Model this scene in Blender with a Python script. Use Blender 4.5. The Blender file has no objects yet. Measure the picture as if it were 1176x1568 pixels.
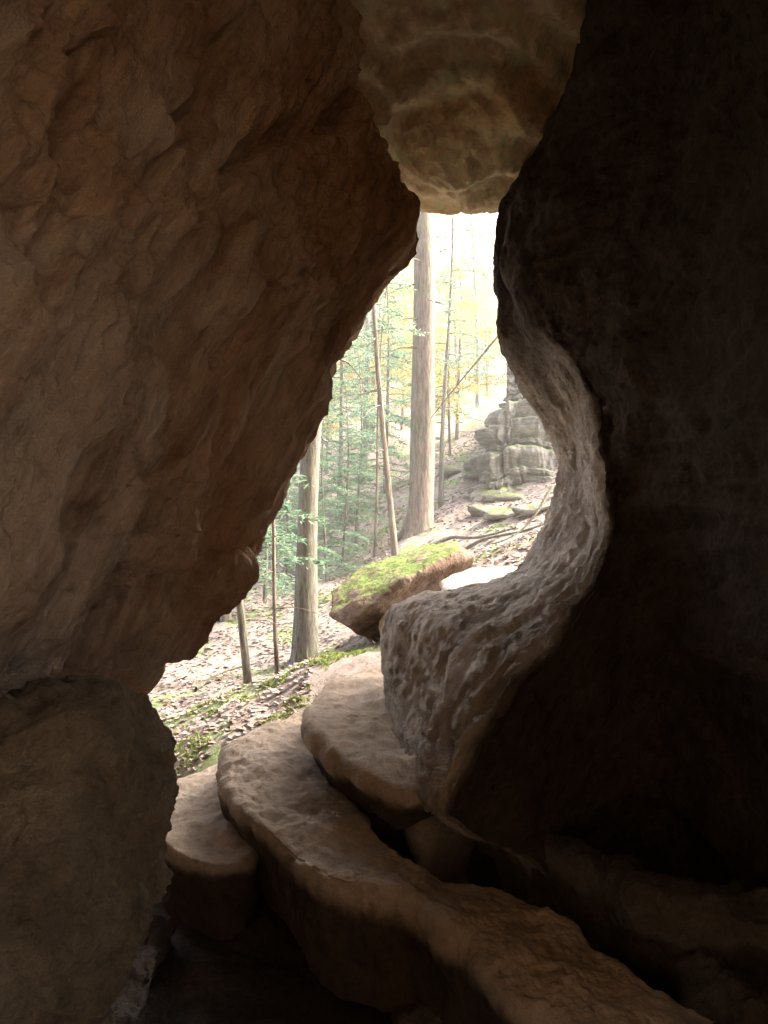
import bpy, bmesh, math, random
import numpy as np
from mathutils import Vector, noise
random.seed(7); rng=np.random.default_rng(7)
scene=bpy.context.scene
K=0.000884
def S(a,b,d):   # image pixel (column, row) and chosen depth -> metres
    return ((a-588)*K*d, d, (784-b)*K*d)
def G(a,b,z):
    d=z/((784-b)*K); return S(a,b,d)
def sst(a,b,x):
    t=max(0,min(1,(x-a)/(b-a))); return t*t*(3-2*t)

# ---------------- materials ----------------
def newmat(name):
    m=bpy.data.materials.new(name); m.use_nodes=True
    nt=m.node_tree; nt.nodes.clear()
    return m,nt,nt.nodes,nt.links
def ramp(N,stops):
    r=N.new('ShaderNodeValToRGB'); e=r.color_ramp.elements
    e[0].position=stops[0][0]; e[0].color=(*stops[0][1],1)
    e[1].position=stops[-1][0]; e[1].color=(*stops[-1][1],1)
    for p,c in stops[1:-1]:
        x=e.new(p); x.color=(*c,1)
    return r
def noisen(N,L,vec,scale,detail=6,rough=.6,dist=0):
    n=N.new('ShaderNodeTexNoise'); n.inputs['Scale'].default_value=scale
    n.inputs['Detail'].default_value=detail; n.inputs['Roughness'].default_value=rough
    n.inputs['Distortion'].default_value=dist
    L.new(vec,n.inputs['Vector']); return n
def mixc(N,L,fac,a,b,mode='MIX'):
    m=N.new('ShaderNodeMix'); m.data_type='RGBA'; m.blend_type=mode
    for s,v in ((0,fac),(6,a),(7,b)):
        if hasattr(v,'links') or hasattr(v,'is_linked'): L.new(v,m.inputs[s])
        elif s==0: m.inputs[0].default_value=v
        else: m.inputs[s].default_value=(*v,1)
    return m.outputs[2]
def rock(name,cols,bump=.5,scale=1.0,along=None,stretch=(1,1,1),moss=None,stain=None,rough=.9,bd=.03,pit=.22,shade_tint=None,streak=0,lichen=None,grain=.4):
    m,nt,N,L=newmat(name)
    out=N.new('ShaderNodeOutputMaterial'); b=N.new('ShaderNodeBsdfPrincipled')
    b.inputs['Roughness'].default_value=rough; b.inputs['Specular IOR Level'].default_value=.2
    tc=N.new('ShaderNodeTexCoord'); o=tc.outputs['Object']; mr=N.new('ShaderNodeMapping'); mp=N.new('ShaderNodeMapping')
    if along: mr.inputs['Rotation'].default_value=Vector(along).rotation_difference(Vector((0,0,1))).to_euler()
    mp.inputs['Scale'].default_value=stretch
    L.new(o,mr.inputs['Vector']); L.new(mr.outputs[0],mp.inputs['Vector']); v=mp.outputs[0]
    n1=noisen(N,L,v,1.6*scale,8,.65,.4)
    r1=ramp(N,[(.3,cols[0]),(.5,cols[1]),(.7,cols[2])]); L.new(n1.outputs[0],r1.inputs[0])
    n2=noisen(N,L,v,14*scale,8,.7,.2)
    r2=ramp(N,[(.3,(.57,.54,.51)),(.55,(1,1,1)),(.8,(1.0,.97,.92))]); L.new(n2.outputs[0],r2.inputs[0])
    col=mixc(N,L,.8,r1.outputs[0],r2.outputs[0],'MULTIPLY')
    ng=noisen(N,L,o,150,3,.7); rg=ramp(N,[(.3,(.7,.68,.66)),(.6,(1,1,1))]); L.new(ng.outputs[0],rg.inputs[0])
    col=mixc(N,L,grain,col,rg.outputs[0],'MULTIPLY')
    n5=noisen(N,L,o,.8*scale,4,.5,1.0)
    r5=ramp(N,[(.42,(0,0,0)),(.62,(1,1,1))]); L.new(n5.outputs[0],r5.inputs[0])
    if stain:
        col=mixc(N,L,r5.outputs[0],col,mixc(N,L,1,col,stain,'MULTIPLY'))
    if streak:
        ms=N.new('ShaderNodeMapping'); ms.inputs['Scale'].default_value=(5,5,.5); L.new(mr.outputs[0],ms.inputs[0])
        n8=noisen(N,L,ms.outputs[0],1,5,.6,.5); r8=ramp(N,[(.36,(.58,.50,.44)),(.5,(1,1,1)),(.68,(1,.97,.91))]); L.new(n8.outputs[0],r8.inputs[0])
        col=mixc(N,L,streak,col,r8.outputs[0],'MULTIPLY')
    if lichen:
        nl_=noisen(N,L,o,3.2,7,.7,.8); rl=ramp(N,[(.50,(0,0,0)),(.64,(.8,.8,.8))]); L.new(nl_.outputs[0],rl.inputs[0])
        col=mixc(N,L,rl.outputs[0],col,lichen)
    if moss:
        g=N.new('ShaderNodeNewGeometry'); sx=N.new('ShaderNodeSeparateXYZ'); L.new(g.outputs['Normal'],sx.inputs[0])
        n6=noisen(N,L,o,3,6,.7)
        ad=N.new('ShaderNodeMath'); ad.operation='MULTIPLY'; L.new(sx.outputs[2],ad.inputs[0]); L.new(n6.outputs[0],ad.inputs[1])
        r6=ramp(N,[(moss[1],(0,0,0)),(moss[1]+.1,(1,1,1))]); L.new(ad.outputs[0],r6.inputs[0])
        n7=noisen(N,L,o,40,4); mc=ramp(N,[(.35,tuple(c*.5 for c in moss[0])),(.65,moss[0])]); L.new(n7.outputs[0],mc.inputs[0])
        col=mixc(N,L,r6.outputs[0],col,mc.outputs[0])
    if shade_tint:   # shade painted into the colour where the vertex mask falls off
        at_=N.new('ShaderNodeAttribute'); at_.attribute_name='lit_mask'
        col=mixc(N,L,at_.outputs['Fac'],mixc(N,L,1,col,shade_tint,'MULTIPLY'),col)
    L.new(col,b.inputs['Base Color'])
    n3=noisen(N,L,v,7*scale,12,.72,.3); n4=noisen(N,L,o,45*scale,6,.7)
    vo=N.new('ShaderNodeTexVoronoi'); vo.inputs['Scale'].default_value=22*scale; L.new(v,vo.inputs['Vector'])
    a1=N.new('ShaderNodeMath'); a1.operation='MULTIPLY_ADD'; L.new(n4.outputs[0],a1.inputs[0]); a1.inputs[1].default_value=.35; L.new(n3.outputs[0],a1.inputs[2])
    a2=N.new('ShaderNodeMath'); a2.operation='MULTIPLY_ADD'; L.new(vo.outputs[0],a2.inputs[0]); a2.inputs[1].default_value=pit; L.new(a1.outputs[0],a2.inputs[2])
    bp=N.new('ShaderNodeBump'); bp.inputs['Strength'].default_value=bump; bp.inputs['Distance'].default_value=bd*2
    L.new(a2.outputs[0],bp.inputs['Height']); L.new(bp.outputs[0],b.inputs['Normal'])
    L.new(b.outputs[0],out.inputs[0]); return m
def leafmat(name,stops,trans=.45):
    m,nt,N,L=newmat(name)
    out=N.new('ShaderNodeOutputMaterial'); g=N.new('ShaderNodeNewGeometry')
    r=ramp(N,stops); L.new(g.outputs['Random Per Island'],r.inputs[0])
    d=N.new('ShaderNodeBsdfDiffuse'); t=N.new('ShaderNodeBsdfTranslucent'); mx=N.new('ShaderNodeMixShader')
    mx.inputs[0].default_value=trans
    L.new(r.outputs[0],d.inputs[0]); L.new(r.outputs[0],t.inputs[0]); L.new(d.outputs[0],mx.inputs[1]); L.new(t.outputs[0],mx.inputs[2])
    L.new(mx.outputs[0],out.inputs[0]); return m
def barkmat(name,c1,c2):
    m,nt,N,L=newmat(name)
    out=N.new('ShaderNodeOutputMaterial'); b=N.new('ShaderNodeBsdfPrincipled'); b.inputs['Roughness'].default_value=.95
    tc=N.new('ShaderNodeTexCoord'); mp=N.new('ShaderNodeMapping'); mp.inputs['Scale'].default_value=(14,14,2.2)
    L.new(tc.outputs['Object'],mp.inputs[0]); n=noisen(N,L,mp.outputs[0],1.5,8,.7,.6)
    r=ramp(N,[(.35,c1),(.65,c2)]); L.new(n.outputs[0],r.inputs[0]); col=r.outputs[0]
    n2=noisen(N,L,tc.outputs['Object'],2.5,5,.6); r2=ramp(N,[(.5,(0,0,0)),(.6,(1,1,1))]); L.new(n2.outputs[0],r2.inputs[0])
    col=mixc(N,L,r2.outputs[0],col,mixc(N,L,.6,col,(.75,.95,.7),'MULTIPLY'))
    L.new(col,b.inputs['Base Color'])
    bp=N.new('ShaderNodeBump'); bp.inputs['Strength'].default_value=.9; bp.inputs['Distance'].default_value=.04
    L.new(n.outputs[0],bp.inputs['Height']); L.new(bp.outputs[0],b.inputs['Normal']); L.new(b.outputs[0],out.inputs[0]); return m

M_left=rock('sandstone_tan',[(.49,.37,.265),(.67,.53,.395),(.80,.67,.52)],1,1,along=(-.35,-.3,-.9),stretch=(1.2,1.2,.45),stain=(.86,.71,.58),streak=.75)
M_wall=rock('sandstone_gray',[(.42,.375,.325),(.60,.55,.485),(.76,.71,.64)],.9,1.5,along=(-.62,-.56,-.56),stretch=(1.3,1.3,.32),pit=.08,shade_tint=(.13,.104,.086),grain=.3)
M_ceil=rock('sandstone_ochre',[(.48,.38,.25),(.67,.56,.40),(.78,.68,.53)],.8,1,stain=(.82,.72,.58),pit=.08,lichen=(.46,.52,.31))
M_slab=rock('sandstone_floor',[(.33,.275,.22),(.47,.395,.32),(.57,.495,.41)],.5,1,pit=.04,shade_tint=(.16,.135,.115))
M_dim=rock('sandstone_dim',[(.10,.085,.07),(.15,.13,.11),(.22,.192,.165)],.9,1.6)  # darker sandstone copy: dim light put into its base colour
M_bould=rock('sandstone_boulder',[(.13,.102,.068),(.27,.215,.14),(.42,.345,.235)],1,1.8)
M_moss=rock('mossy_sandstone',[(.12,.078,.06),(.22,.165,.13),(.36,.31,.27)],.7,1.2,moss=((.19,.26,.08),.35))
M_cliff=rock('outcrop_sandstone',[(.15,.145,.125),(.28,.275,.245),(.45,.44,.39)],.9,1,stretch=(.5,.5,3),moss=((.2,.26,.10),.34))
M_cf=rock('cave_dirt',[(.05,.04,.034),(.08,.066,.054),(.11,.093,.077)],.6,2)
M_hem=leafmat('hemlock_needles',[(0,(.11,.22,.16)),(.5,(.19,.31,.22)),(1,(.30,.38,.23))],.5)
M_yel=leafmat('autumn_leaves',[(0,(.24,.32,.11)),(.5,(.48,.44,.15)),(1,(.54,.34,.13))],.55)
M_lit=leafmat('dead_leaves',[(0,(.17,.13,.115)),(.4,(.29,.24,.22)),(.75,(.41,.365,.345)),(1,(.36,.25,.18))],.1)
M_grass=leafmat('moss_blades',[(0,(.13,.18,.06)),(.5,(.21,.28,.09)),(1,(.30,.36,.13))],.4)
M_bark=barkmat('bark_gray',(.10,.095,.08),(.27,.255,.22))
M_bark2=barkmat('bark_brown',(.12,.095,.08),(.31,.26,.22))

# ---------------- mesh helpers ----------------
def addmesh(name,verts,faces,mats,smooth=True,fm=None,parent=None,attr=None):
    me=bpy.data.meshes.new(name); me.from_pydata([tuple(v) for v in verts],[],[tuple(f) for f in faces]); 
    for m in mats: me.materials.append(m)
    if fm is not None: me.polygons.foreach_set('material_index',np.asarray(fm,dtype=np.int32))
    if smooth: me.polygons.foreach_set('use_smooth',np.ones(len(me.polygons),dtype=bool))
    if attr is not None:
        a=me.attributes.new('lit_mask','FLOAT','POINT'); a.data.foreach_set('value',np.asarray(attr,dtype=np.float32))
    me.update(); o=bpy.data.objects.new(name,me); scene.collection.objects.link(o)
    if parent: o.parent=parent
    return o
def cr(P,n,closed=False):
    P=np.asarray(P,float); m=len(P)
    if closed:
        t=np.linspace(0,m,n,endpoint=False); i=np.floor(t).astype(int); f=t-i
        idx=[(i-1)%m,i%m,(i+1)%m,(i+2)%m]; Q=P
    else:
        t=np.linspace(0,m-1,n); i=np.minimum(np.floor(t).astype(int),m-2); f=t-i
        Q=np.concatenate([[2*P[0]-P[1]],P,[2*P[-1]-P[-2]]]); idx=[i,i+1,i+2,i+3]
    sh=(-1,)+(1,)*(P.ndim-1); f=f.reshape(sh)
    a,b,c,d=[Q[k] for k in idx]
    return .5*((2*b)+(c-a)*f+(2*a-5*b+4*c-d)*f*f+(3*b-a-3*c+d)*f**3)
def fr(p,s,o=5): return noise.fractal(Vector(p)*s,.8,2.1,o)
def ridg(p,s,o=4): return 1-2*abs(noise.fractal(Vector(p)*s,.9,2.1,o))
def gridfaces(nu,nv,closed=False):
    f=[]
    w=nv if closed else nv-1
    for i in range(nu-1):
        for j in range(w):
            k=(j+1)%nv
            f.append((i*nv+j,i*nv+k,(i+1)*nv+k,(i+1)*nv+j))
    return f
def normals(V,f):
    me=bpy.data.meshes.new('tmp'); me.from_pydata([tuple(v) for v in V],[],f); me.update()
    n=np.zeros(len(V)*3); me.vertices.foreach_get('normal',n); bpy.data.meshes.remove(me)
    return n.reshape(-1,3)
def loft(name,ctrl,nu,nv,mats,disp,inside=(0,1.5,0),attrfn=None):
    C=np.asarray(ctrl,float)
    A=cr(C,nu); B=cr(np.swapaxes(A,0,1),nv); Gd=np.swapaxes(B,0,1)
    V=Gd.reshape(-1,3); f=gridfaces(nu,nv); n=normals(V,f)
    if np.mean(np.sum(n*(np.array(inside)-V),axis=1))<0: n=-n
    V2=V.copy(); at_=[]
    for q in range(len(V)):
        u=(q//nv)/(nu-1)*(len(C)-1); v=(q%nv)/(nv-1)*(C.shape[1]-1)
        V2[q]+=n[q]*disp(V[q],u,v)
        if attrfn: at_.append(attrfn(V[q],u,v))
    return addmesh(name,V2,f,mats,True,attr=at_ if attrfn else None)

def polyd(a,b,pl):
    best=1e9
    for (x0,y0),(x1,y1) in zip(pl[:-1],pl[1:]):
        dx,dy=x1-x0,y1-y0; t=max(0,min(1,((a-x0)*dx+(b-y0)*dy)/(dx*dx+dy*dy)))
        best=min(best,math.hypot(a-x0-t*dx,b-y0-t*dy))
    return best
# ---------------- left wall ----------------
ls=[(560,-1400,4.4),(530,-700,4.4),(520,-350,4.4),(530,-120,4.4),(540,0,4.4),(548,130,4.5),(600,285,4.6),(624,350,4.6),(612,430,4.5),(535,540,4.3),(478,680,4.1),(402,800,4.0),(390,850,3.9),(322,940,3.8),(215,1050,3.7),(185,1090,3.6),(110,1250,3.5),(60,1500,3.4),(40,1900,3.4)]
ctrl=[]
for i,(a,b,d) in enumerate(ls):
    s=np.array(S(a,b,d)); e=np.array(S(-170,b,1.5))
    if b<-300: e[2]=min(e[2],3.2)
    row=[s+(-6,1.5,0),s+(-.9,1.2,0),s+(-.35,.5,0),s+(-.06,.12,0),s+(-.03,-.15,0)]
    for t,bul in ((.2,.10),(.45,.14),(.75,.08)):
        row.append(s+(e-s)*t+np.array((-bul,bul*.5,0)))
    row+= [e,np.array((-1.15,.2,e[2])),np.array((-1.3,-3.2,e[2]))]
    ctrl.append(row)
cracks=[([(352,20),(300,150),(265,210),(235,290),(222,350),(205,450),(185,540),(180,640),(190,720),(230,840)],7,.12),
 ([(345,265),(390,225),(440,195),(500,190),(530,150)],15,.13),
 ([(552,110),(530,190),(528,250)],10,.10),
 ([(395,470),(420,440),(465,415)],10,.08),([(570,400),(595,370)],8,.08),
 ([(395,835),(310,850),(225,900),(150,965),(60,1085)],13,.08),
 ([(270,420),(300,360),(330,310)],9,.07),([(340,560),(330,620),(300,700)],12,.07),
 ([(140,60),(110,180),(115,260)],12,.07),([(40,320),(0,300)],9,.05),([(440,560),(400,640),(385,700)],14,.06),
 ([(0,1085),(60,1080),(130,1070)],18,.08)]
cb=[20,150,210,290,350,450,540,640,720,840]; ca=[352,300,265,235,222,205,185,180,190,230]
ax1=Vector((-.35,-.3,-.9)).normalized(); ax2=ax1.orthogonal().normalized(); ax3=ax1.cross(ax2)
def dl(p,u,v):
    P=Vector(p); t1,t2,t3=P.dot(ax1),P.dot(ax2),P.dot(ax3)
    x=.11*fr(p,.9,3)+.035*fr(p,3.2,4)+.085*ridg((t2*2.0,t3*2.0,t1*.5),1,3)+.042*ridg((t2*6.5,t3*6.5,t1*1.4),1,3)
    rg=sst(-.3,.4,noise.noise(P*1.1+Vector((3,1,7))))
    x+=rg*(.028*ridg((t2*15,t3*15,t1*6),1,3))+.009*fr(p,22,3)-.06
    if p[1]>.8 and 3.2<v<9:
        a=588+p[0]/(p[1]*K); b=784-p[2]/(p[1]*K)
        a2=a+8*noise.noise(Vector(p)*7)
        if 0<b<900:
            dd=np.interp(b,cb,ca)-a2
            if dd>0: x+=.05*sst(0,10,dd)*math.exp(-dd/90)
        for pl,w,dp in cracks:
            q=polyd(a2,b,pl)
            if q<w*3: x-=dp*math.exp(-(q/w)**2)
    return x
loft('cave_wall',ctrl,460,540,[M_left],dl)
# ---------------- ceiling ----------------
xs=[-4,-1.6,-.5,.1,.45,.8,1.2,1.8,3,5]
prof=[(9,9),(7.2,6),(6.2,3.4),(5.7,2.55),(5.4,2.34),(5.1,2.42),(4.8,2.6),(4.5,2.85),(4.1,3.05),(3.2,3.15),(1.5,2.95),(0,2.9),(-3.3,2.9)]
ctrl=[[(x,y+.1*math.sin(3*x),z+.03+(.04*math.sin(5*x+1) if 4<y<6 else 0)) for x in xs] for y,z in prof]
def dc(p,u,v):
    st=(p[2]*5.5+1.2*noise.noise(Vector(p)*1.3)+.8*p[0]); e=st-math.floor(st)
    return .13*fr(p,1.1,3)+.05*fr(p,2.6,4)+.075*(sst(.0,.25,e)-sst(.3,1,e))+.022*ridg(p,3.2,4)+.008*ridg(p,8,3) +.009*fr(p,16,3)
loft('cave_ceiling',ctrl,320,320,[M_ceil],dc)
# ---------------- right wall and ridge ----------------
rs=[((900,-1200,4.3),(1000,-1200,3.7),0),((900,-350,4.3),(920,-350,3.9),0),((890,-50,4.4),(908,-50,4.0),0),((875,80,4.6),(893,80,4.2),0),((835,200,4.8),(853,200,4.4),0),((792,268,4.9),(810,268,4.5),0),
((757,322,5.0),(775,322,4.6),0),((757,400,5.0),(777,400,4.6),0),((769,460,5.0),(795,455,4.5),0),((761,515,5.0),(820,500,4.4),0),((792,580,5.1),(870,550,4.2),0),
((836,642,5.2),(905,610,4.2),0),((857,700,5.2),(920,685,4.1),0),((850,765,5.2),(930,760,4.0),0),((828,830,5.2),(928,830,3.9),0),((790,880,5.2),(905,890,3.7),.3),
((720,905,5.1),(870,945,3.5),.8),((612,932,4.8),(818,1010,3.3),1),((590,1010,4.5),(770,1075,3.15),1),((602,1095,4.1),(728,1145,3.0),1),((620,1170,3.7),(696,1195,2.92),1),((640,1215,3.35),(680,1232,2.9),1),((665,1240,3.4),(705,1262,3.0),1),((760,1350,3.8),(860,1380,3.2),1),((900,1900,3.8),(980,1950,3.3),1),((900,3000,3.8),(980,3000,3.3),1)]
ctrl=[]
for i,(s,e,k) in enumerate(rs):
    s=np.array(S(*s)); ed=np.array(S(*e))
    up=[s+(6,1.5,0),s+(1.3,1.2,0),s+(.3,.5,0)]; dn=[s+(.8,.6,-1.6),s+(.2,.2,-.9),s+(.02,.06,-.35)]
    row=[np.array(a)*(1-k)+np.array(b)*k for a,b in zip(up,dn)]
    mid=s*.5+ed*.5+np.array((.05,.05,0))*(1-k)
    pyc=e[1]; 
    w1=np.array(S(1060 if k<.5 else max(1000,e[0]+60), pyc+50*k, 3.5)); w2=np.array(S(1290,pyc+90*k,2.5))
    row+=[s,mid,ed,ed*.8+w1*.2+np.array((.02,-.02,0)),w1]
    if e[1]<-300: w2[2]=min(w2[2],3.3)
    row+=[w2,np.array((1.75,.9,w2[2])),np.array((1.95,-.1,w2[2])),np.array((3.2,-.25,w2[2]))]  # wall ends here: unseen opening added to light the left wall
    ctrl.append(row)
def dr(p,u,v):
    k=sst(8.5,13,u)*sst(5.6,5.0,v)*sst(2.4,3.0,v)*sst(23.5,22,u)
    x=(.06*fr(p,1.1,3)+.03*fr(p,3.5,4))*(1-.6*k)+.008*fr(p,16,3)
    if v>5.3: x+=.022*ridg((p[0]*.8,p[1]*.8,p[2]*4.5+.5*noise.noise(Vector(p))),1,3)*min(1,(v-5.3)*2)
    if k>0:
        wv=v+.14*fr(p,1.9,3)
        deep=sst(3.5,4.7,v)
        sl=noise.noise(Vector((wv*7,u*.75,8)))          # broken slits, deeper towards the edge
        x+=k*(.030*ridg((wv*4.2,u*.28,0),1,4)-(.012+.05*deep)*sst(.12,.42,sl)+.011*ridg((wv*13,u*1.0,3),1,4)+.006*ridg(p,9,4)+.010*fr(p,20,4)-.01)
    return x
loft('cave_side_wall',ctrl,560,560,[M_wall],dr,attrfn=lambda p,u,v:sst(5.25,4.85,v+.12*fr(p,4,3))*sst(8.3,12.5,u+.7*fr(p,2,3)))  # mask for the shade painted past the rim edge
# rear of the chamber: back wall, and an added unseen sill trimming light from the added side opening
loft('cave_rear_wall',[[(x,-3+.3*math.sin(x*2+z),z) for x in (-4,-2,0,2,3.5)] for z in (-4,-2,0,2,4)],60,60,[M_left],lambda p,u,v:.15*fr(p,1,4))
loft('light_block_sill',[[(x,y,z) for y in (-3.4,-2,-1,0,.4)] for x,z in ((2.2,-3),(2.15,-2.0),(2.2,-1.4),(2.35,-1.05),(2.8,-1.05),(3.4,-1.5),(3.6,-3))],60,60,[M_left],lambda p,u,v:.1*fr(p,1,4))
loft('cave_floor',[[(x,y,-2.15-(.1 if y<3 else .0)) for x in (-4,-2,0,2,4)] for y in (-4,-1,1,3,4.3,5.0)],160,160,[M_cf],lambda p,u,v:.12*fr(p,1,4)+.04*fr(p,4,4)-(.4 if u>4.5 else 0))

# ---------------- slabs ----------------
def slab(name,outl,th,mat,under=.8,amp=.02,n=260):
    O=np.array([G(*q) for q in outl]); O=cr(O,n,True); c=O.mean(0)
    rings=[(t,0.0) for t in np.linspace(.02,.93,34)]
    rings+=[(.955,-.006),(.975,-.018),(.99,-.035),(1.0,-.06)]
    for t in np.linspace(.1,1,22): rings.append((1.0+(under-1)*t**.9,-.06-th*t))
    V=[];W=[]
    for r,dz in rings:
        for q in O:
            p=c+(q-c)*r; V.append((p[0],p[1],p[2]+dz)); W.append(sst(-.13,-.04,dz+.03*fr(p,6,2)))  # W drives the shade painted down the slab sides
    V=np.array(V); f=gridfaces(len(rings),n,True); nn=normals(V,f)
    if nn[:n*20,2].mean()<0: nn=-nn
    for q in range(len(V)):
        p=V[q]; V[q]=p+nn[q]*(amp*2.2*fr(p,1.6,3)+amp*.8*fr(p,5,4)+amp*.35*fr(p,18,3))
    f.append(tuple(range(n-1,-1,-1)))
    return addmesh(name,V,f,[mat],attr=W)
def band(name,A,B,th,mat,amp=.025,n=460,m=80):
    A=cr(np.array([G(*q) for q in A]),n); B=cr(np.array([G(*q) for q in B]),n)
    rows=[]
    for t in np.linspace(1,.08,20): rows.append((.30*t,-.09-th*t))
    for a,dz in ((-.004,-.08),(.0,-.055),(.015,-.03),(.04,-.012),(.07,-.003)): rows.append((a,dz))
    for t in np.linspace(.1,.92,m): rows.append((t,.012*math.sin(t*3.14)))
    for a,dz in ((.95,-.005),(.98,-.02),(1,-.04),(1.0,-.06)): rows.append((a,dz))
    for t in np.linspace(.08,1,16): rows.append((1-.05*t,-.07-th*t))
    V=[];W=[]
    for t,dz in rows:
        for i in range(n):
            p=A[i]*(1-t)+B[i]*t; V.append((p[0],p[1],p[2]+dz)); W.append(sst(-.15,-.03,dz+.05*fr(p,4,3)))  # same painted shade on the side faces of the ledge
    V=np.array(V); f=gridfaces(len(rows),n); nn=normals(V,f)
    if nn[n*30:n*60,2].mean()<0: nn=-nn
    for q in range(len(V)):
        p=V[q]
        lam=p[2]*22+1.5*noise.noise(Vector(p)*2)
        V[q]=p+nn[q]*(amp*2.6*fr(p,1.5,3)+amp*.55*fr(p,5,4)+amp*.4*fr(p,18,3)+.006*math.sin(lam)*(1-abs(nn[q][2])))
    return addmesh(name,V,f,[mat],attr=W)
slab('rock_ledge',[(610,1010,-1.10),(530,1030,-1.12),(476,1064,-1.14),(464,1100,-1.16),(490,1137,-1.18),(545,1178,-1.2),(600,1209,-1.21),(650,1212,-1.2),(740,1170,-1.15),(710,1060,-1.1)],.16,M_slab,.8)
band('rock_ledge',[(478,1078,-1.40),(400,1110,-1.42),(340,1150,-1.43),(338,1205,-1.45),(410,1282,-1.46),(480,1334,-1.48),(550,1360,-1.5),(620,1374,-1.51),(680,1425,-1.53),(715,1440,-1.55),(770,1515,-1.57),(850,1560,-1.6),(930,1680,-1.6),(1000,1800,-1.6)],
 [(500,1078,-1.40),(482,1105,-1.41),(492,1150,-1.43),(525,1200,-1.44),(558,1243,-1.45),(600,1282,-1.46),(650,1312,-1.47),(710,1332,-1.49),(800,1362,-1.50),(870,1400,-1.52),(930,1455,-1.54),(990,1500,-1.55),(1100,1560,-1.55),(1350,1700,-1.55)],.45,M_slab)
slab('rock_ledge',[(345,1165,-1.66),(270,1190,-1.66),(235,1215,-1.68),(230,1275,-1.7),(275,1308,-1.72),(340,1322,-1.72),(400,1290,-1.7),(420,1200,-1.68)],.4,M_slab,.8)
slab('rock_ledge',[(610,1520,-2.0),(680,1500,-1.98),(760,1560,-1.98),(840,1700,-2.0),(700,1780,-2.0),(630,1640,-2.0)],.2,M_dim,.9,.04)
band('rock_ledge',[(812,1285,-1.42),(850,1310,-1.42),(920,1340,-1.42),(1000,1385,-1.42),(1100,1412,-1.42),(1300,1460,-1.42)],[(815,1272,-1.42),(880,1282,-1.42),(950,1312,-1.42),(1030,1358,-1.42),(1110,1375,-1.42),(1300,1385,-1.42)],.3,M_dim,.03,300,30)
slab('rubble',[(1050,1440,-1.60),(1100,1400,-1.58),(1180,1390,-1.58),(1300,1400,-1.58),(1400,1700,-1.5),(1150,1640,-1.5),(1070,1540,-1.55)],.3,M_dim,.9,.07)
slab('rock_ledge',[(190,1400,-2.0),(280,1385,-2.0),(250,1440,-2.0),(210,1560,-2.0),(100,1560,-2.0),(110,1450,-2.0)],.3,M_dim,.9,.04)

# ---------------- near boulder ----------------
lv=[(-.40,-.80,.02,.02),(-.42,-.80,.10,.12),(-.47,-.82,.20,.28),(-.53,-.84,.235,.36),(-.62,-.88,.30,.42),(-.70,-.92,.365,.46),(-.77,-.94,.37,.46),(-.88,-.97,.365,.46),(-1.05,-1.0,.35,.46),(-1.3,-1.05,.35,.46),(-1.8,-1.1,.38,.5),(-2.4,-1.1,.45,.55)]
L=cr(np.array(lv),340); V=[]
for z,cx,rx,ry in L:
    for j in range(460):
        t=2*math.pi*j/460; V.append((cx-.01+max(rx,.01)*math.cos(t),1.9+max(ry,.01)*math.sin(t),z-.05))
V=np.array(V); f=gridfaces(340,460,True); nn=normals(V,f)
if np.mean(nn[:,0]*(V[:,0]+.95))<0: nn=-nn
for q in range(len(V)):
    p=V[q]; V[q]=p+nn[q]*(.06*fr(p,2.6,3)+.026*fr(p,8,4)+.014*ridg(p,17,3)*sst(-.5,-.85,p[2])+.007*fr(p,36,3))
addmesh('boulder',V,f,[M_bould])

# ---------------- hull rocks ----------------
def hull_rock(name,pts,mat,vox=.05,amp=.04,sm=6,link=True,rough=1.0,parent=None):
    bm=bmesh.new()
    for p in pts: bm.verts.new(p)
    r=bmesh.ops.convex_hull(bm,input=bm.verts)
    bmesh.ops.delete(bm,geom=[v for v in bm.verts if not v.link_faces],context='VERTS')
    bmesh.ops.recalc_face_normals(bm,faces=bm.faces)
    me=bpy.data.meshes.new(name); bm.to_mesh(me); bm.free()
    o=bpy.data.objects.new(name,me); scene.collection.objects.link(o)
    md=o.modifiers.new('r','REMESH'); md.mode='VOXEL'; md.voxel_size=vox
    s=o.modifiers.new('s','SMOOTH'); s.factor=.5; s.iterations=sm
    dg=bpy.context.evaluated_depsgraph_get(); me2=bpy.data.meshes.new_from_object(o.evaluated_get(dg))
    o.modifiers.clear(); o.data=me2
    for v in me2.vertices:
        p=v.co; v.co=p+v.normal*(amp*fr(p,1.5/1,3)+amp*.5*fr(p,5,4)*rough+amp*.2*fr(p,16,3))
    me2.materials.clear(); me2.materials.append(mat)
    me2.polygons.foreach_set('use_smooth',np.ones(len(me2.polygons),dtype=bool)); me2.update()
    a=me2.attributes.new('lit_mask','FLOAT','POINT'); a.data.foreach_set('value',np.ones(len(me2.vertices),dtype=np.float32))
    if parent: o.parent=parent
    return o
hull_rock('mossy_boulder',[S(504,942,7.5),S(534,958,7.3),S(578,922,7.25),S(625,884,7.3),S(702,842,7.8),S(726,852,7.9),S(504,906,8.4),S(545,872,9),S(600,850,9.6),S(650,834,9.9),S(696,826,9.5),
  S(584,992,8.0),S(606,960,8.2),S(655,932,8.4),S(714,892,8.6),S(550,972,7.9),S(600,920,9.8),S(690,880,9.8)],M_moss,.03,.04,2)
hull_rock('flat_rock',[S(680,908,6.6),S(735,908,6.2),S(800,882,6.3),S(792,864,7.4),S(720,868,7.6),S(670,890,7.4),S(700,960,6.6),S(800,960,6.5),S(700,960,7.5)],M_wall,.04,.03,4)
hull_rock('rock',[S(590,940,7.4),S(650,925,7.6),S(690,960,7.3),S(590,1000,7.0),S(620,960,6.4),S(580,960,7.6),S(700,1000,6.4)],M_wall,.05,.05,4)
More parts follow.
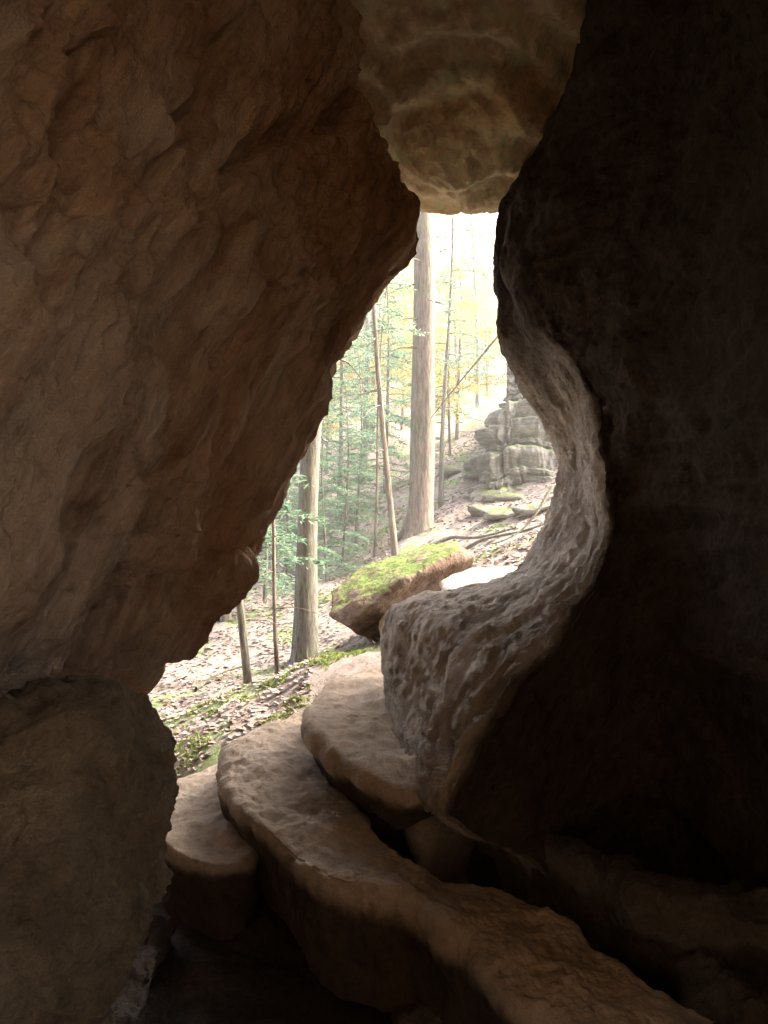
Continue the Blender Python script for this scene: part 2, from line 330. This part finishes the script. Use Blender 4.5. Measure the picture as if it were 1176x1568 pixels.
hull_rock('rock',[(-.35,3.75,-1.46),(.5,3.7,-1.4),(.6,4.7,-1.35),(-.3,4.7,-1.4),(-.4,3.7,-2.6),(.7,3.6,-2.6),(.7,4.8,-2.6),(-.4,4.8,-2.6)],M_dim,.05,.03,4)  # filler rock added to block the bright gap under the ledge
# layered outcrop
oc=bpy.data.objects.new('rock_outcrop',None); scene.collection.objects.link(oc)
plan=cr(np.array([(14,13.5),(9,14.6),(5,15.0),(3.2,15.1),(1.95,15.4),(1.2,16.6),(1.3,19),(2.5,23),(4,28)]),460)
tan=np.gradient(plan,axis=0); tan/=np.linalg.norm(tan,axis=1,keepdims=True); inw=np.c_[tan[:,1],-tan[:,0]]
if inw[200].dot(np.array((6,20))-plan[200])<0: inw=-inw
rows=[]; z=-.6; ins=0; R0=random.Random(23)
for k in range(18):
    h=R0.choice([.1,.16,.28,.42]); tr=R0.uniform(.05,.16) if k%3 else R0.uniform(.26,.42)
    for t in (0,.1,.22,.36,.5,.64,.78,.9,.97): rows.append((ins+.14*(1-t)**2+.06*t**4,z+h*t,k))
    rows.append((ins+tr*.4,z+h+.015,k)); rows.append((ins+tr,z+h+.05,k)); ins+=tr; z+=h+.05
for q in range(14): rows.append((ins+q*.4,z+q*.12,18))
V=[]
for ii,zz_,k in rows:
    for j in range(len(plan)):
        s_=j*.046
        off=ii+.5*noise.noise(Vector((s_*.4,zz_*.8,0)))+.3*noise.noise(Vector((s_*1.1,k*.6,7)))+.16*noise.fractal(Vector((s_*1.8,zz_*1.8,.1*k)),.8,2,6)
        q=s_*.6+.5*noise.noise(Vector((s_*.7,zz_*1.3,2)))+.21*math.floor(k/2); cr_=abs(q-math.floor(q)-.5); off+=.22*math.exp(-(cr_/.06)**2)*sst(-.3,.4,noise.noise(Vector((s_*.5,k*.8,11))))
        p=plan[j]+inw[j]*off; V.append((p[0],p[1],zz_+.3*noise.noise(Vector((s_*.35,zz_*.3,5)))+.03*noise.fractal(Vector((s_*3,zz_*3,k)),.9,2,3)+.07*(p[0]-3)))
addmesh('strata',V,gridfaces(len(rows),len(plan)),[M_cliff],parent=oc)

# ---------------- terrain ----------------
cp=[S(640,815,15),S(465,1010,9.7),S(380,1070,8),S(300,1000,10.5),S(370,905,14),S(500,885,15),S(560,825,17),S(700,850,12),S(760,850,9),S(800,765,15),S(740,765,16),
 (.5,5.9,-1.35),(-.3,6,-1.45),(-1.5,5.2,-2.1),(-2.5,6,-2.3),(0,3,-2.6),(0,0,-2.6),(3,0,-2.6),(-3,0,-2.6),(0,-4,-2.5),(3,4,-2.6),(-3.5,3,-2.6),
 S(520,1003,6.6),S(430,1060,6.2),S(590,985,7.2),S(340,1140,5.6),S(230,1090,8),
 (4,9,-.2),(7,14,1.2),(6,20,3),(0,25,1.4),(-6,12,-2.2),(-8,22,-.4),(-4,30,2.8),(8,30,5),(0,42,6.5),(-15,40,4.5),(20,40,8),(0,70,17),(-40,70,14),(40,70,19),(-40,10,-3),(40,10,4),
 (0,160,42),(-150,160,38),(150,160,42),(-150,0,0),(150,0,6),(0,-150,0),(-150,-150,0),(150,-150,0),(0,400,60),(-400,400,50),(400,400,50),(400,-400,0),(-400,-400,0),(-400,0,5),(400,0,8),(0,-400,0)]
cp=np.array(cp,float)
def U(r2): return np.where(r2>0,r2*np.log(np.maximum(r2,1e-12))*.5,0)
X=cp[:,:2]/10; nC=len(X)
Km=U(((X[:,None]-X[None])**2).sum(2)); Pm=np.c_[np.ones(nC),X]
A=np.zeros((nC+3,nC+3)); A[:nC,:nC]=Km+np.eye(nC)*1e-5; A[:nC,nC:]=Pm; A[nC:,:nC]=Pm.T
w=np.linalg.solve(A,np.r_[cp[:,2],0,0,0])
def hgt(x,y):
    q=np.c_[x,y]/10; r2=((q[:,None]-X[None])**2).sum(2)
    z=U(r2)@w[:nC]+w[nC]+q@w[nC+1:]
    nz=np.array([.09*noise.fractal(Vector((a*.9,b*.9,0)),.9,2,3)+.025*noise.fractal(Vector((a*5,b*5,3)),.9,2,3) for a,b in zip(x,y)])
    return z+nz
def axis(lo,hi,step,far):
    c=list(np.arange(lo,hi,step)); a=[]; s=step; v=hi
    while v<far: a.append(v); s*=1.22; v+=s
    b=[]; s=step; v=lo-step
    while v>-far: b.append(v); s*=1.22; v-=s
    return np.array(b[::-1]+c+a+[far])
ax=axis(-7,8,.09,420); ay=axis(4,24,.09,420)
XX,YY=np.meshgrid(ax,ay); Z=hgt(XX.ravel(),YY.ravel())
V=np.c_[XX.ravel(),YY.ravel(),Z]
m,nt,N,Lk=newmat('leaf_litter_soil')
out=N.new('ShaderNodeOutputMaterial'); b=N.new('ShaderNodeBsdfPrincipled'); b.inputs['Roughness'].default_value=.95
tc=N.new('ShaderNodeTexCoord'); o_=tc.outputs['Object']
n1=noisen(N,Lk,o_,9,8,.75); r1=ramp(N,[(.3,(.19,.15,.13)),(.5,(.31,.265,.24)),(.7,(.42,.375,.35))]); Lk.new(n1.outputs[0],r1.inputs[0])
vo=N.new('ShaderNodeTexVoronoi'); vo.inputs['Scale'].default_value=24; vo.inputs['Randomness'].default_value=1
n9=noisen(N,Lk,o_,12,3,.6); dv=N.new('ShaderNodeVectorMath'); dv.operation='MULTIPLY_ADD'; Lk.new(n9.outputs['Color'],dv.inputs[0]); dv.inputs[1].default_value=(.25,.25,.25); Lk.new(o_,dv.inputs[2]); Lk.new(dv.outputs[0],vo.inputs['Vector'])
hv=N.new('ShaderNodeSeparateColor'); Lk.new(vo.outputs['Color'],hv.inputs[0])
r3=ramp(N,[(0,(.7,.62,.58)),(.5,(.92,.88,.85)),(1,(1,1,1))]); Lk.new(hv.outputs[0],r3.inputs[0])
col=mixc(N,Lk,.8,r1.outputs[0],r3.outputs[0],'MULTIPLY')
n2=noisen(N,Lk,o_,1.1,5,.6); r2=ramp(N,[(.52,(0,0,0)),(.60,(1,1,1))]); Lk.new(n2.outputs[0],r2.inputs[0])
n4=noisen(N,Lk,o_,60,4,.7); r4=ramp(N,[(.35,(.11,.15,.06)),(.7,(.26,.33,.14))]); Lk.new(n4.outputs[0],r4.inputs[0])
col=mixc(N,Lk,r2.outputs[0],col,r4.outputs[0])
Lk.new(col,b.inputs['Base Color']); bp=N.new('ShaderNodeBump'); bp.inputs['Strength'].default_value=.8; bp.inputs['Distance'].default_value=.05
Lk.new(n1.outputs[0],bp.inputs['Height']); Lk.new(bp.outputs[0],b.inputs['Normal']); Lk.new(b.outputs[0],out.inputs[0])
addmesh('ground',V,gridfaces(len(ay),len(ax)),[m])
def gh(x,y): return float(hgt(np.array([x]),np.array([y]))[0])
# loose blocks at the foot of the outcrop
Rb=random.Random(5)
for i,(a,d,s) in enumerate([(748,14.6,.34),(790,14.0,.42),(822,13.4,.36),(768,15.6,.5),(720,16.6,.3),(735,18.0,.45),(700,19.5,.4)]):
    x=(a-588)*K*d; z=gh(x,d)
    hull_rock('block_%d'%i,[(x+Rb.uniform(-1,1)*s*1.5,d+Rb.uniform(-1,1)*s,z-.1+Rb.uniform(0,1)*s*.8) for _ in range(12)],M_cliff,.06,.04,2,parent=oc)

# leaf litter
def quads(C,D1,D2,l,wd):
    n=len(C); l=np.asarray(l).reshape(-1,1); wd=np.asarray(wd).reshape(-1,1)
    a=C-D1*l; b=C+D2*wd; c=C+D1*l; d=C-D2*wd
    return np.stack([a,b,c,d],1).reshape(-1,3), np.arange(n*4).reshape(n,4)
def unit(v): return v/np.maximum(np.linalg.norm(v,axis=1,keepdims=True),1e-9)
n=50000
yy=5.4+ (rng.random(n)**1.2)*21; xx=(rng.random(n)-.5)*(yy*.85+2)+ -.03*yy
zz=hgt(xx,yy)+.010
keep=np.array([noise.noise(Vector((a*1.3,b*1.3,9)))>-.3 and (b>6.8 or a<-.6) for a,b in zip(xx,yy)]); xx,yy,zz=xx[keep],yy[keep],zz[keep]; n=len(xx)
D1=unit(np.c_[rng.normal(size=(n,2)),rng.normal(size=n)*.2]); D2=unit(np.cross(D1,unit(np.c_[rng.normal(size=(n,2))*.22,np.ones(n)])))
l=rng.uniform(.016,.036,n)*(1+yy/28)
v,f=quads(np.c_[xx,yy,zz],D1,D2,l,l*rng.uniform(.45,.8,n))
addmesh('leaf_litter',v,f.tolist(),[M_lit],False)
# moss / grass tufts on the ledge rim
n=30000
xx=rng.uniform(-2.6,.5,n); yy=rng.uniform(5.3,9.4,n)
keep=np.array([noise.noise(Vector((a*2.2,b*2.2,4)))+.45*noise.noise(Vector((a*7,b*7,4)))>.06+.22*abs(b-6.5-.3*(a+.6)) for a,b in zip(xx,yy)]); xx,yy=xx[keep],yy[keep]; n=len(xx)
zz=hgt(xx,yy)+.01
D1=unit(np.c_[rng.normal(size=(n,2))*.9,np.ones(n)]); D2=unit(np.cross(D1,rng.normal(size=(n,3))))
l=rng.uniform(.012,.035,n); v,f=quads(np.c_[xx,yy,zz],D1,D2,l,l*.3)
addmesh('grass_tufts',v,f.tolist(),[M_grass],False)

# ---------------- trees ----------------
def tube(pts,rad,sides=8,wob=0):
    pts=np.asarray(pts,float); n=len(pts); T=np.gradient(pts,axis=0); T=unit(T)
    ref=np.array((0,1,.1)) if abs(T[0][2])>.6 else np.array((0,0,1.))
    V=[];F=[]
    for i in range(n):
        s=np.cross(T[i],ref); s/=np.linalg.norm(s); u=np.cross(s,T[i])
        for j in range(sides):
            a=2*math.pi*j/sides; r=rad[i]*(1+wob*noise.noise(Vector((j*2.1,i*.25,rad[0]*40))))
            V.append(pts[i]+s*math.cos(a)*r+u*math.sin(a)*r)
    for i in range(n-1):
        for j in range(sides):
            k=(j+1)%sides; F.append((i*sides+j,i*sides+k,(i+1)*sides+k,(i+1)*sides+j))
    return V,F
class MB:
    def __init__(s): s.V=[];s.F=[];s.M=[]
    def add(s,V,F,m):
        o=len(s.V); s.V.extend([tuple(x) for x in V]); s.F.extend([tuple(int(i)+o for i in f) for f in F]); s.M.extend([m]*len(F))
def tree_mesh(name,H,r0,hmin,nl,Lmax,kind,dens=1.0,lean=(0,0),seed=1,flare=1.5,bark=None,dead=6):
    R=np.random.default_rng(seed); mb=MB()
    n=26; hs=np.linspace(0,1,n)**1.2*H
    ph=R.uniform(0,6,2)
    P=np.c_[lean[0]*hs+.012*H*np.sin(hs/H*5+ph[0])-.012*H*np.sin(ph[0]),lean[1]*hs+.01*H*np.sin(hs/H*4+ph[1])-.01*H*np.sin(ph[1]),hs-.25]
    rad=r0*(1-.85*hs/H)*(1+(flare-1)*np.exp(-hs/.35))
    V,F=tube(P,rad,14,.25); mb.add(V,F,0)
    if r0>.13:   # root flare
        for q in range(6):
            a=q*1.05+R.uniform(-.3,.3); d=np.array((math.cos(a),math.sin(a)))
            tt=np.linspace(0,1,6); pr=np.c_[d[0]*(r0*.4+tt*r0*1.5),d[1]*(r0*.4+tt*r0*1.5),.35*(1-tt)**2*(1+r0)-.06-.2*tt]
            V,F=tube(pr,r0*.42*(1-.6*tt),6); mb.add(V,F,0)
    for q in range(nl+dead):
        isdead=q>=nl
        h=R.uniform(hmin*.35,hmin) if isdead else hmin+(H*.97-hmin)*(q+.5)/nl
        k=np.searchsorted(hs,h)-1; tt=(h-hs[k])/(hs[k+1]-hs[k]); p0=P[k]*(1-tt)+P[k+1]*tt
        Lm=Lmax*(max(0,1-(h-hmin)/(H-hmin))**.75*.9+.12)*R.uniform(.6,1.15) if not isdead else R.uniform(.3,.9)
        az=R.uniform(0,6.283); d=np.array((math.cos(az),math.sin(az),0)); t=np.linspace(0,1,7)
        up=R.uniform(-.05,.25) if kind=='hem' else R.uniform(.2,.8)
        pts=p0+d*(t[:,None]*Lm)+np.c_[np.zeros(7),np.zeros(7),up*Lm*t-.35*Lm*t*t]+R.normal(size=(7,3))*.02*Lm*t[:,None]
        rr=max(.006,min(.03,r0*.22))*(1-.8*t)
        V,F=tube(pts,rr,4); mb.add(V,F,0)
        if isdead: continue
        m=int(max(6,60*Lm/1.5*dens))
        tj=R.uniform(.12,1,m); idx=np.minimum((tj*6).astype(int),5); ft=(tj*6-idx)[:,None]
        base=pts[idx]*(1-ft)+pts[idx+1]*ft
        side=np.array((-d[1],d[0],0))*np.where(R.random(m)<.5,-1,1)[:,None]
        tw=side*.85+d*.5+R.normal(size=(m,3))*.15; tw=unit(tw)
        tl=(.1+.42*Lm*(1-tj)**.6)*R.uniform(.3,1,m)
        if kind=='hem':
            g=4
            for e in range(g):
                fr_=(e+.6)/g
                C=base+tw*(tl*fr_)[:,None]+np.c_[np.zeros((m,2)),-.12*tl*fr_**2]+R.normal(size=(m,3))*.015
                D=unit(tw+R.normal(size=(m,3))*.3); D2=unit(np.cross(D,np.array((0,0,1.))+R.normal(size=(m,3))*.35))
                V,F=quads(C,D,D2,R.uniform(.035,.065,m),R.uniform(.010,.02,m)); mb.add(V,F,1)
        else:
            for e in range(2):
                C=base+tw*(tl*R.uniform(.2,1,m))[:,None]+R.normal(size=(m,3))*.08
                D=unit(R.normal(size=(m,3))); D2=unit(np.cross(D,R.normal(size=(m,3))))
                V,F=quads(C,D,D2,R.uniform(.03,.05,m),R.uniform(.018,.03,m)); mb.add(V,F,1)
    me=bpy.data.meshes.new(name); me.from_pydata(mb.V,[],mb.F); me.materials.append(bark or M_bark); me.materials.append(M_hem if kind=='hem' else M_yel)
    me.polygons.foreach_set('material_index',np.array(mb.M,dtype=np.int32))
    me.polygons.foreach_set('use_smooth',np.array(mb.M,dtype=np.int32)==0); me.update(); return me
def place(name,me,x,y,rot=0,s=1,parent=None,dz=0):
    o=bpy.data.objects.new(name,me); scene.collection.objects.link(o)
    o.location=(x,y,gh(x,y)+dz); o.rotation_euler=(0,0,rot); o.scale=(s,s,s)
    if parent: o.parent=parent
    return o
def at(a,d): return ((a-588)*K*d,d)
big=tree_mesh('large_trunk',20,.26,9,30,3.0,'hem',.5,(.003,0),3,1.4,M_bark2,14)
place('hemlock_tree',big,*at(640,15))
tA=tree_mesh('straight_trunk',16,.150,7.5,30,2.0,'hem',.5,(-.004,0),5,1.5,M_bark,8)
place('maple_tree',tA,*at(466,9.7))
thin=[tree_mesh('slim%d'%i,H,r,hm,nl,Lm,kd,dn,ln,20+i,1.2,bk,5) for i,(H,r,hm,nl,Lm,kd,ln,bk,dn) in enumerate([
 (7,.05,2.2,18,.9,'hem',(-.05,0),M_bark,.8),(5.5,.03,1.6,14,.8,'hem',(-.07,0),M_bark2,.7),(10,.06,4.0,24,1.2,'hem',(-.04,0),M_bark2,.7),(9,.06,2.4,26,1.3,'hem',(.01,0),M_bark,.7),(12,.10,4.5,30,1.8,'hem',(0,.01),M_bark2,.6)])]
place('sapling_tree',thin[0],*at(384,8.2)); place('sapling_tree',thin[1],*at(427,8.8)); place('sapling_tree',thin[2],*at(608,13))
place('sapling_tree',thin[3],*at(676,17)); place('sapling_tree',thin[1],*at(572,15),2.9,1.2)
hvv=[tree_mesh('hem%d'%i,H,r,hm,nl,Lm,'hem',1.1,(0,0),40+i,1.4,M_bark,4) for i,(H,r,hm,nl,Lm) in enumerate([(9,.08,1.0,54,2.2),(13,.12,2.2,60,2.8),(6,.045,.5,42,1.6)])]
yv=[tree_mesh('yel%d'%i,H,r,hm,nl,Lm,'yel',1.5,(.01,0),60+i,1.4,M_bark2,4) for i,(H,r,hm,nl,Lm) in enumerate([(8,.06,1.5,48,2.6),(15,.14,4,58,3.6)])]
bare=[tree_mesh('pole%d'%i,18,r,10,16,2.4,'yel',.5,(.01,0),80+i,1.4,M_bark,12) for i,r in enumerate((.10,.19))]
for a,d,k,s in [(405,13,2,.8),(520,19,0,.9),(430,20,0,1),(555,24,1,1),(500,14,2,.6),(345,12,0,.9),(545,17,2,.8),(480,22,0,.8),(700,26,0,.9),(440,16,2,.9),(525,15.5,2,.7),(590,21,0,.8),(395,18,0,.8)]:
    x,y=at(a,d); place('hemlock_tree',hvv[k],x,y,random.uniform(0,6),s)
for a,d,k,s in [(500,26,0,.9),(585,28,0,1),(690,23,0,.8),(615,30,0,1)]:
    x,y=at(a,d); place('beech_tree',yv[k],x,y,random.uniform(0,6),s)
fo=bpy.data.objects.new('distant_forest',None); scene.collection.objects.link(fo)
for i in range(125):
    y=26+random.random()**.8*64; x=random.uniform(-.46,.34)*y
    me=random.choice([hvv[0],hvv[1],hvv[2],yv[0],yv[0],yv[1],yv[0],bare[0],bare[1]])
    place('tree_%d'%i,me,x,y,random.uniform(0,6),random.uniform(.8,1.3),fo)
# fallen branches
def branch(name,pts,r):
    P=cr(np.array(pts),24); V,F=tube(P,np.linspace(r,r*.3,24),7,.3); addmesh(name,V,F,[M_bark])
def gz(a,d,dz): 
    x,y=at(a,d); return (x,y,gh(x,y)+dz)
branch('fallen_branch',[gz(650,13,.08),gz(690,13,.12),gz(730,12.4,.08),gz(790,12,.05)],.05)
branch('fallen_branch',[gz(690,11.5,.05),gz(740,11.3,.12),gz(800,11,.06),gz(860,11,.1)],.035)
branch('fallen_branch',[gz(660,12,.04),gz(720,13.5,.15),gz(800,14,.1)],.03)
branch('fallen_branch',[gz(300,9,.03),gz(340,9.6,.06),gz(400,9.9,.04)],.025)
branch('dead_branch',[S(845,745,9.5),S(825,780,9.3),S(800,810,9.2),S(770,828,9.1),S(740,835,9.2)],.02)
branch('dead_branch',[S(800,470,13),S(750,530,13),S(700,590,13.2),S(660,640,13.6)],.025)

# ---------------- morning mist between the trees (real volume) ----------------
bm=bmesh.new(); bmesh.ops.create_cube(bm,size=1); me=bpy.data.meshes.new('mist'); bm.to_mesh(me); bm.free()
mo=bpy.data.objects.new('mist',me); scene.collection.objects.link(mo); mo.location=(0,62,25); mo.scale=(110,106,66)
m,nt,N,Lk=newmat('mist_air'); out=N.new('ShaderNodeOutputMaterial'); vs=N.new('ShaderNodeVolumeScatter')
vs.inputs['Density'].default_value=.0065; vs.inputs['Anisotropy'].default_value=.2; vs.inputs['Color'].default_value=(1,.98,.93,1)
Lk.new(vs.outputs[0],out.inputs['Volume']); me.materials.append(m)

# ---------------- light ----------------
el,az=math.radians(42),math.radians(72)
w_=bpy.data.worlds.new("World"); scene.world=w_; w_.use_nodes=True
nt=w_.node_tree; bg=nt.nodes['Background']; sk=nt.nodes.new('ShaderNodeTexSky'); sk.sky_type='NISHITA'; sk.sun_disc=False
sk.sun_elevation=el; sk.sun_rotation=az; sk.dust_density=7; sk.air_density=.6
tm=nt.nodes.new('ShaderNodeMix'); tm.data_type='RGBA'; tm.blend_type='MULTIPLY'; tm.inputs[0].default_value=1; tm.inputs[7].default_value=(1,.95,.86,1)
nt.links.new(sk.outputs[0],tm.inputs[6]); nt.links.new(tm.outputs[2],bg.inputs[0]); bg.inputs[1].default_value=1.65
sl=bpy.data.lights.new('sun','SUN'); sl.energy=13; sl.angle=math.radians(.5); sl.color=(1,.92,.80)
so=bpy.data.objects.new('sun',sl); scene.collection.objects.link(so)
D=Vector((math.sin(az)*math.cos(el),math.cos(az)*math.cos(el),math.sin(el))); so.rotation_euler=D.to_track_quat('Z','Y').to_euler(); so.location=(20,10,30)
cam=bpy.data.cameras.new('camera'); co=bpy.data.objects.new('camera',cam); scene.collection.objects.link(co)
co.rotation_euler=(math.radians(90),0,0); cam.sensor_fit='VERTICAL'; cam.sensor_height=36; cam.lens=18/(784*K); cam.clip_end=2000; cam.clip_start=.05
scene.camera=co
scene.view_settings.view_transform='Standard'; scene.view_settings.look='None'; scene.view_settings.exposure=0
